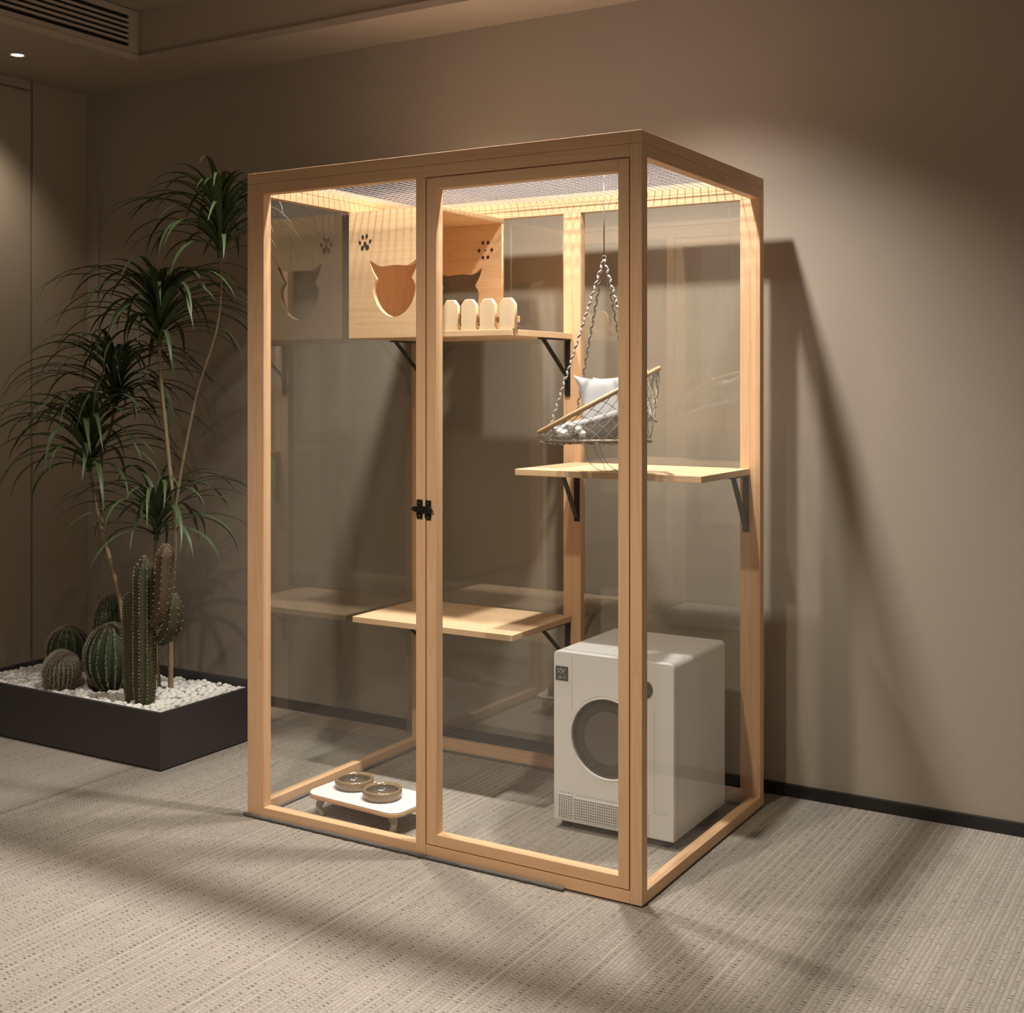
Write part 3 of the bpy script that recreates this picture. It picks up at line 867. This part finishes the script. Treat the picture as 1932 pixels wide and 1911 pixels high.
def bowl(dx, dy_, r, label):
    c = Matrix.Rotation(SR, 3, 'Z') @ Vector((dx, dy_, 0)) + SO
    zb = 0.0669
    b = bmesh.new()
    lathe(b, [(r * 0.80, 0.0), (r * 0.93, 0.0015), (r * 1.0, 0.006), (r * 1.03, 0.016), (r * 1.02, 0.024), (r * 0.965, 0.0278), (r * 0.90, 0.0268), (r * 0.84, 0.022)], 56, 0, 0.012, caps=(True, False))
    lathe(b, [(r * 0.84, 0.022), (r * 0.78, 0.012), (r * 0.66, 0.006), (r * 0.4, 0.004), (0.0005, 0.0038)], 56, 1, 0.012, caps=(False, True))
    o = link_bm('food_bowl', b, [GLAZE, GLAZEIN], smooth=True)
    o.location = (c.x, c.y, zb)
    # recessed dark base ring
    return tag(o, label, 'pet bowl', 'stoneware bowls on the feeding stand')
bowl(-0.080, 0.022, 0.0535, 'brown glazed pet bowl on the white stand, the one further from the door')
bowl(0.045, -0.004, 0.0535, 'brown glazed pet bowl on the white stand, the one nearer the door')

# ------------------------------------------------------------------ planter and pebbles
PX0, PX1, PY0, PY1, PH = -2.700, -1.720, 0.153, 0.640, 0.182
PO = ((PX0 + PX1) / 2, (PY0 + PY1) / 2, 0)
pl = empty('planter_box', PO, 'low rectangular charcoal planter box filled with white pebbles', 'planter')
bm = bmesh.new(); th = 0.014
box(bm, PX0, PX1, PY0, PY0 + th, 0.004, PH); box(bm, PX0, PX1, PY1 - th, PY1, 0.004, PH)
box(bm, PX0, PX0 + th, PY0 + th, PY1 - th, 0.004, PH); box(bm, PX1 - th, PX1, PY0 + th, PY1 - th, 0.004, PH)
box(bm, PX0 + th, PX1 - th, PY0 + th, PY1 - th, 0.004, 0.02)
link_bm('trough', bm, PLANTER, pl, off=PO, bevel=0.0012)
bm = bmesh.new(); box(bm, PX0 + 0.02, PX1 - 0.02, PY0 + 0.02, PY1 - 0.02, 0.0, 0.004); link_bm('plinth', bm, BLACKMETAL, pl, off=PO)
bm = bmesh.new(); box(bm, PX0 + th, PX1 - th, PY0 + th, PY1 - th, 0.02, 0.138); link_bm('gravel_bed', bm, SOIL, pl, off=PO)
random.seed(2)
def pebmesh(seed):
    b = bmesh.new(); bmesh.ops.create_icosphere(b, subdivisions=2, radius=1.0)
    for v in b.verts:
        v.co *= 1 + 0.16 * mnoise.noise(v.co * 1.1 + Vector((seed * 7.3, 0, 0)))
    return b
spots = []; sp_ = 0.0235
y = PY0 + 0.024; row = 0
while y < PY1 - 0.022:
    x = PX0 + 0.024 + (row % 2) * sp_ / 2
    while x < PX1 - 0.022:
        spots.append((x + random.uniform(-.0065, .0065), y + random.uniform(-.0065, .0065)))
        x += sp_
    y += sp_ * 0.86; row += 1
holes_ = [(-1.905, 0.262, 0.036), (-1.962, 0.258, 0.028), (-2.215, 0.395, 0.085), (-2.335, 0.278, 0.045), (-2.33, 0.49, 0.055), (-2.535, 0.475, 0.065)]
spots = [s for s in spots if all((s[0] - a) ** 2 + (s[1] - b) ** 2 > r * r for a, b, r in holes_)]
def slope(x, y): return 0.165 - 0.015 * max(0, min(1, (y - PY0) / (PY1 - PY0))) + 0.006 * math.sin(x * 9)
cx_, cy_ = 1.233, -2.64
spots.sort(key=lambda s: (s[0] - cx_) ** 2 + (s[1] - cy_) ** 2)
pm = []
for k in range(4):
    b = pebmesh(k); me = bpy.data.meshes.new('pebble'); bmesh.ops.recalc_face_normals(b, faces=b.faces[:]); b.to_mesh(me); b.free()
    me.materials.append(PEB)
    for p in me.polygons: p.use_smooth = True
    pm.append(me)
rest_v, rest_f = [], []
def ico(sub):
    b = bmesh.new(); bmesh.ops.create_icosphere(b, subdivisions=sub, radius=1.0); b.verts.index_update()
    r = ([v.co.copy() for v in b.verts], [[v.index for v in f.verts] for f in b.faces]); b.free(); return r
ICO = {1: ico(1), 2: ico(2)}
def add_ico(sub, M):
    n0 = len(rest_v); rest_v.extend(M @ v for v in ICO[sub][0]); rest_f.extend([n0 + i for i in f] for f in ICO[sub][1])
for i, (x, y) in enumerate(spots):
    r = random.uniform(0.0085, 0.0140)
    S = Vector((r * random.uniform(0.95, 1.35), r * random.uniform(0.85, 1.1), r * random.uniform(0.7, 0.9)))
    rot = (random.uniform(-.4, .4), random.uniform(-.4, .4), random.uniform(0, PI))
    z = slope(x, y) + random.uniform(-0.004, 0.003)
    if i < 300:
        o = bpy.data.objects.new('pebble', pm[i % 4]); COL.objects.link(o)
        o.location = (x, y, z); o.scale = S; o.rotation_euler = rot
        tag(o, 'small rounded white pebble lying among the others in the charcoal planter', 'pebble', 'white pebbles in the planter')
    else:
        from mathutils import Euler
        M = Matrix.Translation((x, y, z)) @ Euler(rot).to_matrix().to_4x4() @ Matrix.Diagonal((*S, 1))
        add_ico(2, M)
for i in range(1000):      # lower layer that closes the gaps
    x = random.uniform(PX0 + 0.022, PX1 - 0.022); y = random.uniform(PY0 + 0.022, PY1 - 0.022); r = random.uniform(0.008, 0.011)
    if any((x - a) ** 2 + (y - b) ** 2 < (q + 0.004) ** 2 for a, b, q in holes_): continue
    add_ico(1, Matrix.Translation((x, y, slope(x, y) - 0.0125)) @ Matrix.Diagonal((r * 1.2, r, r * 0.8, 1)))
me = bpy.data.meshes.new('pebble_bed'); me.from_pydata(rest_v, [], rest_f); me.materials.append(PEB)
for p in me.polygons: p.use_smooth = True
o = bpy.data.objects.new('pebble_bed', me); COL.objects.link(o)
tag(o, 'bed of small white pebbles filling the back of the charcoal planter', 'pebbles', None, 'stuff')

# ------------------------------------------------------------------ cacti
def ribbed(b, axis_pts, radii, ribs, depth, n_sub=4, mi=0):
    P = spline(axis_pts, 6, closed=False); L = len(P); n = ribs * n_sub
    R = []
    for i in range(L):
        s = i / (L - 1) * (len(radii) - 1); k = min(int(s), len(radii) - 2); f = s - k; R.append(radii[k] * (1 - f) + radii[k + 1] * f)
    up = Vector((0, 1, 0)); rings = []; tips = []
    for i, p in enumerate(P):
        t = (P[min(i + 1, L - 1)] - P[max(i - 1, 0)]).normalized(); u = (up - t * up.dot(t)).normalized(); w = t.cross(u)
        rg = []
        for k in range(n):
            a = 2 * PI * k / n; rr = R[i] * (1 - depth * (0.5 - 0.5 * math.cos(a * ribs)))
            rg.append(b.verts.new(p + (u * math.cos(a) + w * math.sin(a)) * rr))
        rings.append(rg)
        tips.append([(p + (u * math.cos(2 * PI * k / ribs) + w * math.sin(2 * PI * k / ribs)) * R[i], (u * math.cos(2 * PI * k / ribs) + w * math.sin(2 * PI * k / ribs)), t) for k in range(ribs)])
    for a, c in zip(rings[:-1], rings[1:]):
        for k in range(n): b.faces.new((a[k], a[(k + 1) % n], c[(k + 1) % n], c[k])).smooth = True
    b.faces.new(rings[0]); b.faces.new(rings[-1])
    return tips
def spikes(b, tips, n, ln, wd):
    for row in tips:
        for p, o_, t in row:
            s = o_.cross(t)
            for q in range(n):
                d = (o_ * random.uniform(0.5, 1.0) + t * random.uniform(-0.9, 0.9) + s * random.uniform(-0.9, 0.9)).normalized()
                e = d.orthogonal().normalized() * wd; f = d.cross(e)
                v = [b.verts.new(p + e - o_ * wd), b.verts.new(p - e * 0.5 + f * 0.87 - o_ * wd), b.verts.new(p - e * 0.5 - f * 0.87 - o_ * wd), b.verts.new(p + d * ln)]
                b.faces.new(v[:3]); b.faces.new((v[0], v[1], v[3])); b.faces.new((v[1], v[2], v[3])); b.faces.new((v[2], v[0], v[3]))
random.seed(4)
def domed(z0, z1, x, y, x1=None, y1=None, k=14):
    return [Vector((x + ((x1 if x1 is not None else x) - x) * i / k, y + ((y1 if y1 is not None else y) - y) * i / k, z0 + (z1 - z0) * i / k)) for i in range(k + 1)]
def domeR(r, k=14, base=0.8, dome=3, h=None):
    out = []
    for i in range(k + 1):
        s = i / k; v = r
        if s < 0.15: v = r * (base + (1 - base) * s / 0.15)
        q = (k - i) / dome
        if q < 1: v = r * max(0.12, math.sqrt(max(0, 1 - (1 - q) ** 2)))
        out.append(v)
    return out
cc = empty('columnar_cactus', (-1.908, 0.262, 0.15), 'tall branching columnar cactus with brown spines near the front of the planter', 'cactus')
CO = (-1.908, 0.262, 0.15)
def arm(name, pts, radii, ribs=7, mat=CACT, sp=(5, 0.0058, 0.0009)):
    b = bmesh.new(); tips = ribbed(b, pts, radii, ribs, 0.24)
    o = link_bm(name, b, mat, cc, off=CO)
    b = bmesh.new(); spikes(b, tips[::2], *sp); link_bm('spines', b, SPINE, o, off=CO)
arm('stem', domed(0.152, 0.647, -1.908, 0.262), domeR(0.037, dome=2), 9)
arm('stem', domed(0.152, 0.525, -1.962, 0.258, -1.968, 0.252), domeR(0.026, dome=1.4), 6)
arm('arm', [Vector((-1.878, 0.268, 0.42)), Vector((-1.845, 0.272, 0.47)), Vector((-1.832, 0.272, 0.53)), Vector((-1.826, 0.272, 0.60)), Vector((-1.822, 0.272, 0.66)), Vector((-1.820, 0.272, 0.692))], [0.016, 0.026, 0.031, 0.031, 0.030, 0.008], 7, CACTBR)
arm('arm', [Vector((-1.88, 0.285, 0.375)), Vector((-1.845, 0.29, 0.385)), Vector((-1.815, 0.29, 0.425)), Vector((-1.805, 0.29, 0.49)), Vector((-1.803, 0.29, 0.53))], [0.014, 0.028, 0.031, 0.028, 0.008], 7)

def barrel(name, c, r, z0, z1, ribs, label, sp, tilt=(0, 0), mat=BARR, cat='cactus', group=None):
    k = 16; pts, rad = [], []
    for i in range(k + 1):
        s = i / k; a = -PI / 2 * 0.72 + (PI / 2 * 0.72 + PI / 2 * 0.97) * s
        pts.append(Vector((c[0] + tilt[0] * s, c[1] + tilt[1] * s, (z0 + z1) / 2 + (z1 - z0) / 2 * (math.sin(a) / 1.0 if a > 0 else math.sin(a) / math.sin(PI / 2 * 0.72)))))
        rad.append(max(0.004, r * math.cos(a)))
    t = empty(name, (c[0], c[1], z0), label, cat, group)
    b = bmesh.new(); tips = ribbed(b, pts, rad, ribs, 0.20, 3)
    off = (c[0], c[1], z0)
    o = link_bm('body', b, mat, t, off=off)
    b = bmesh.new(); spikes(b, tips[3:-1:2], *sp); link_bm('spines', b, SPINE, t, off=off)
barrel('barrel_cactus', (-2.215, 0.400), 0.098, 0.150, 0.375, 20, 'broad ribbed green barrel cactus in the middle of the planter', (6, 0.0075, 0.0011))
barrel('barrel_cactus', (-2.330, 0.490), 0.064, 0.150, 0.455, 22, 'round pale spined cactus showing above and behind the broad barrel cactus', (4, 0.007, 0.0008))
barrel('barrel_cactus', (-2.535, 0.475), 0.078, 0.150, 0.322, 16, 'dark ribbed cactus at the back left, behind the small hairy one', (4, 0.009, 0.0010))
barrel('hairy_cactus', (-2.335, 0.278), 0.062, 0.150, 0.285, 26, 'small egg shaped cactus covered in pale hairs at the front left of the pebbles', (7, 0.012, 0.0004), tilt=(0.012, 0))

# ------------------------------------------------------------------ dracaena
dc = empty('dracaena', (-2.05, 0.43, 0.15), 'tall dracaena with thin bare stems and five drooping tufts of narrow leaves', 'plant')
DC = (-2.05, 0.43, 0.15)
def stem(pts, r0, r1):
    P = spline([Vector(p) for p in pts], 6, closed=False); b = bmesh.new(); L = len(P)
    tube(b, P, [(r0 + (r1 - r0) * i / (L - 1)) * (1 + 0.08 * math.sin(i * 2.1)) for i in range(L)], 9)
    return link_bm('stem', b, STEM, dc, off=DC)
stem([(-2.120, 0.41, 0.15), (-2.125, 0.395, 0.28), (-2.141, 0.38, 0.397), (-2.168, 0.38, 0.504), (-2.239, 0.38, 0.683), (-2.280, 0.38, 0.792), (-2.312, 0.38, 0.915)], 0.0085, 0.006)
stem([(-2.239, 0.38, 0.683), (-2.300, 0.42, 0.80), (-2.350, 0.47, 0.95), (-2.365, 0.52, 1.04), (-2.360, 0.54, 1.135)], 0.006, 0.0055)
stem([(-1.985, 0.45, 0.15), (-1.985, 0.45, 0.33), (-1.978, 0.45, 0.528), (-1.965, 0.45, 0.656), (-1.967, 0.45, 0.783), (-1.985, 0.45, 0.891), (-2.011, 0.45, 1.073), (-2.031, 0.45, 1.219), (-2.041, 0.45, 1.350)], 0.0095, 0.006)
stem([(-1.967, 0.45, 0.770), (-1.927, 0.45, 0.948), (-1.860, 0.45, 1.183), (-1.773, 0.45, 1.387), (-1.749, 0.45, 1.537), (-1.756, 0.45, 1.640)], 0.006, 0.0032)
stem([(-2.05, 0.46, 0.15), (-2.066, 0.455, 0.45), (-2.062, 0.45, 0.595), (-2.054, 0.45, 0.682)], 0.006, 0.005)
def crown(base, n, L, stalk, seed, lift=0.0, wd=0.0082):
    rnd = random.Random(seed); b = bmesh.new(); B = Vector(base)
    for i in range(n):
        s = i / (n - 1)                       # 0 lowest, 1 youngest
        az = i * 2.39996 + rnd.uniform(-0.25, 0.25)
        el = math.radians(22 + 58 * s ** 0.9 + lift + rnd.uniform(-9, 9))
        ln = L * (0.80 + 0.32 * math.sin(PI * min(1, s * 1.1))) * rnd.uniform(0.8, 1.08)
        if s > 0.93: ln *= 0.7
        p = B + Vector((0, 0, stalk * s * 0.9))
        out = Vector((math.cos(az), math.sin(az), 0)); sid = Vector((-math.sin(az), math.cos(az), 0))
        droop = math.radians(rnd.uniform(85, 120) + 42 * s * (1 if s < 0.94 else 0.3))
        K = 11; pts = [p.copy()]; step = ln / K; sway = rnd.uniform(-0.25, 0.25)
        for k in range(K):
            f = (k + 0.5) / K
            e = el - droop * f ** 1.25
            d = out * math.cos(e) + Vector((0, 0, math.sin(e))) + sid * sway * f
            p = p + d.normalized() * step; p.y = min(p.y, G - 0.02); pts.append(p.copy())
        w0 = wd * rnd.uniform(0.8, 1.15); rows = []
        for k, q in enumerate(pts):
            f = k / K; w = w0 * (0.75 + 0.6 * f) if f < 0.4 else w0 * 1.0 * (1 - ((f - 0.4) / 0.6) ** 1.8) + 0.0003
            t = (pts[min(k + 1, K)] - pts[max(k - 1, 0)]).normalized(); nrm = sid.cross(t).normalized()
            if nrm.z < 0: nrm = -nrm
            rows.append([b.verts.new(q + sid * w + nrm * w * 0.35), b.verts.new(q), b.verts.new(q - sid * w + nrm * w * 0.35)])
        for a, c in zip(rows[:-1], rows[1:]):
            for j in (0, 1): b.faces.new((a[j], a[j + 1], c[j + 1], c[j])).smooth = True
    tube(b, [B - Vector((0, 0, 0.01)), B + Vector((0, 0, stalk * 0.5)), B + Vector((0, 0, stalk))], [0.009, 0.012, 0.005], 9)
    return link_bm('leaf_crown', b, LEAF, dc, off=DC)
crown((-1.756, 0.45, 1.640), 70, 0.42, 0.12, 1, 14, 0.0095)
crown((-2.041, 0.45, 1.350), 78, 0.46, 0.13, 2, 10, 0.0095)
crown((-2.360, 0.54, 1.130), 78, 0.44, 0.12, 3, 8, 0.009)
crown((-2.312, 0.38, 0.911), 66, 0.46, 0.12, 4, 8, 0.0105)
crown((-2.054, 0.45, 0.680), 48, 0.43, 0.09, 5, 6, 0.009)
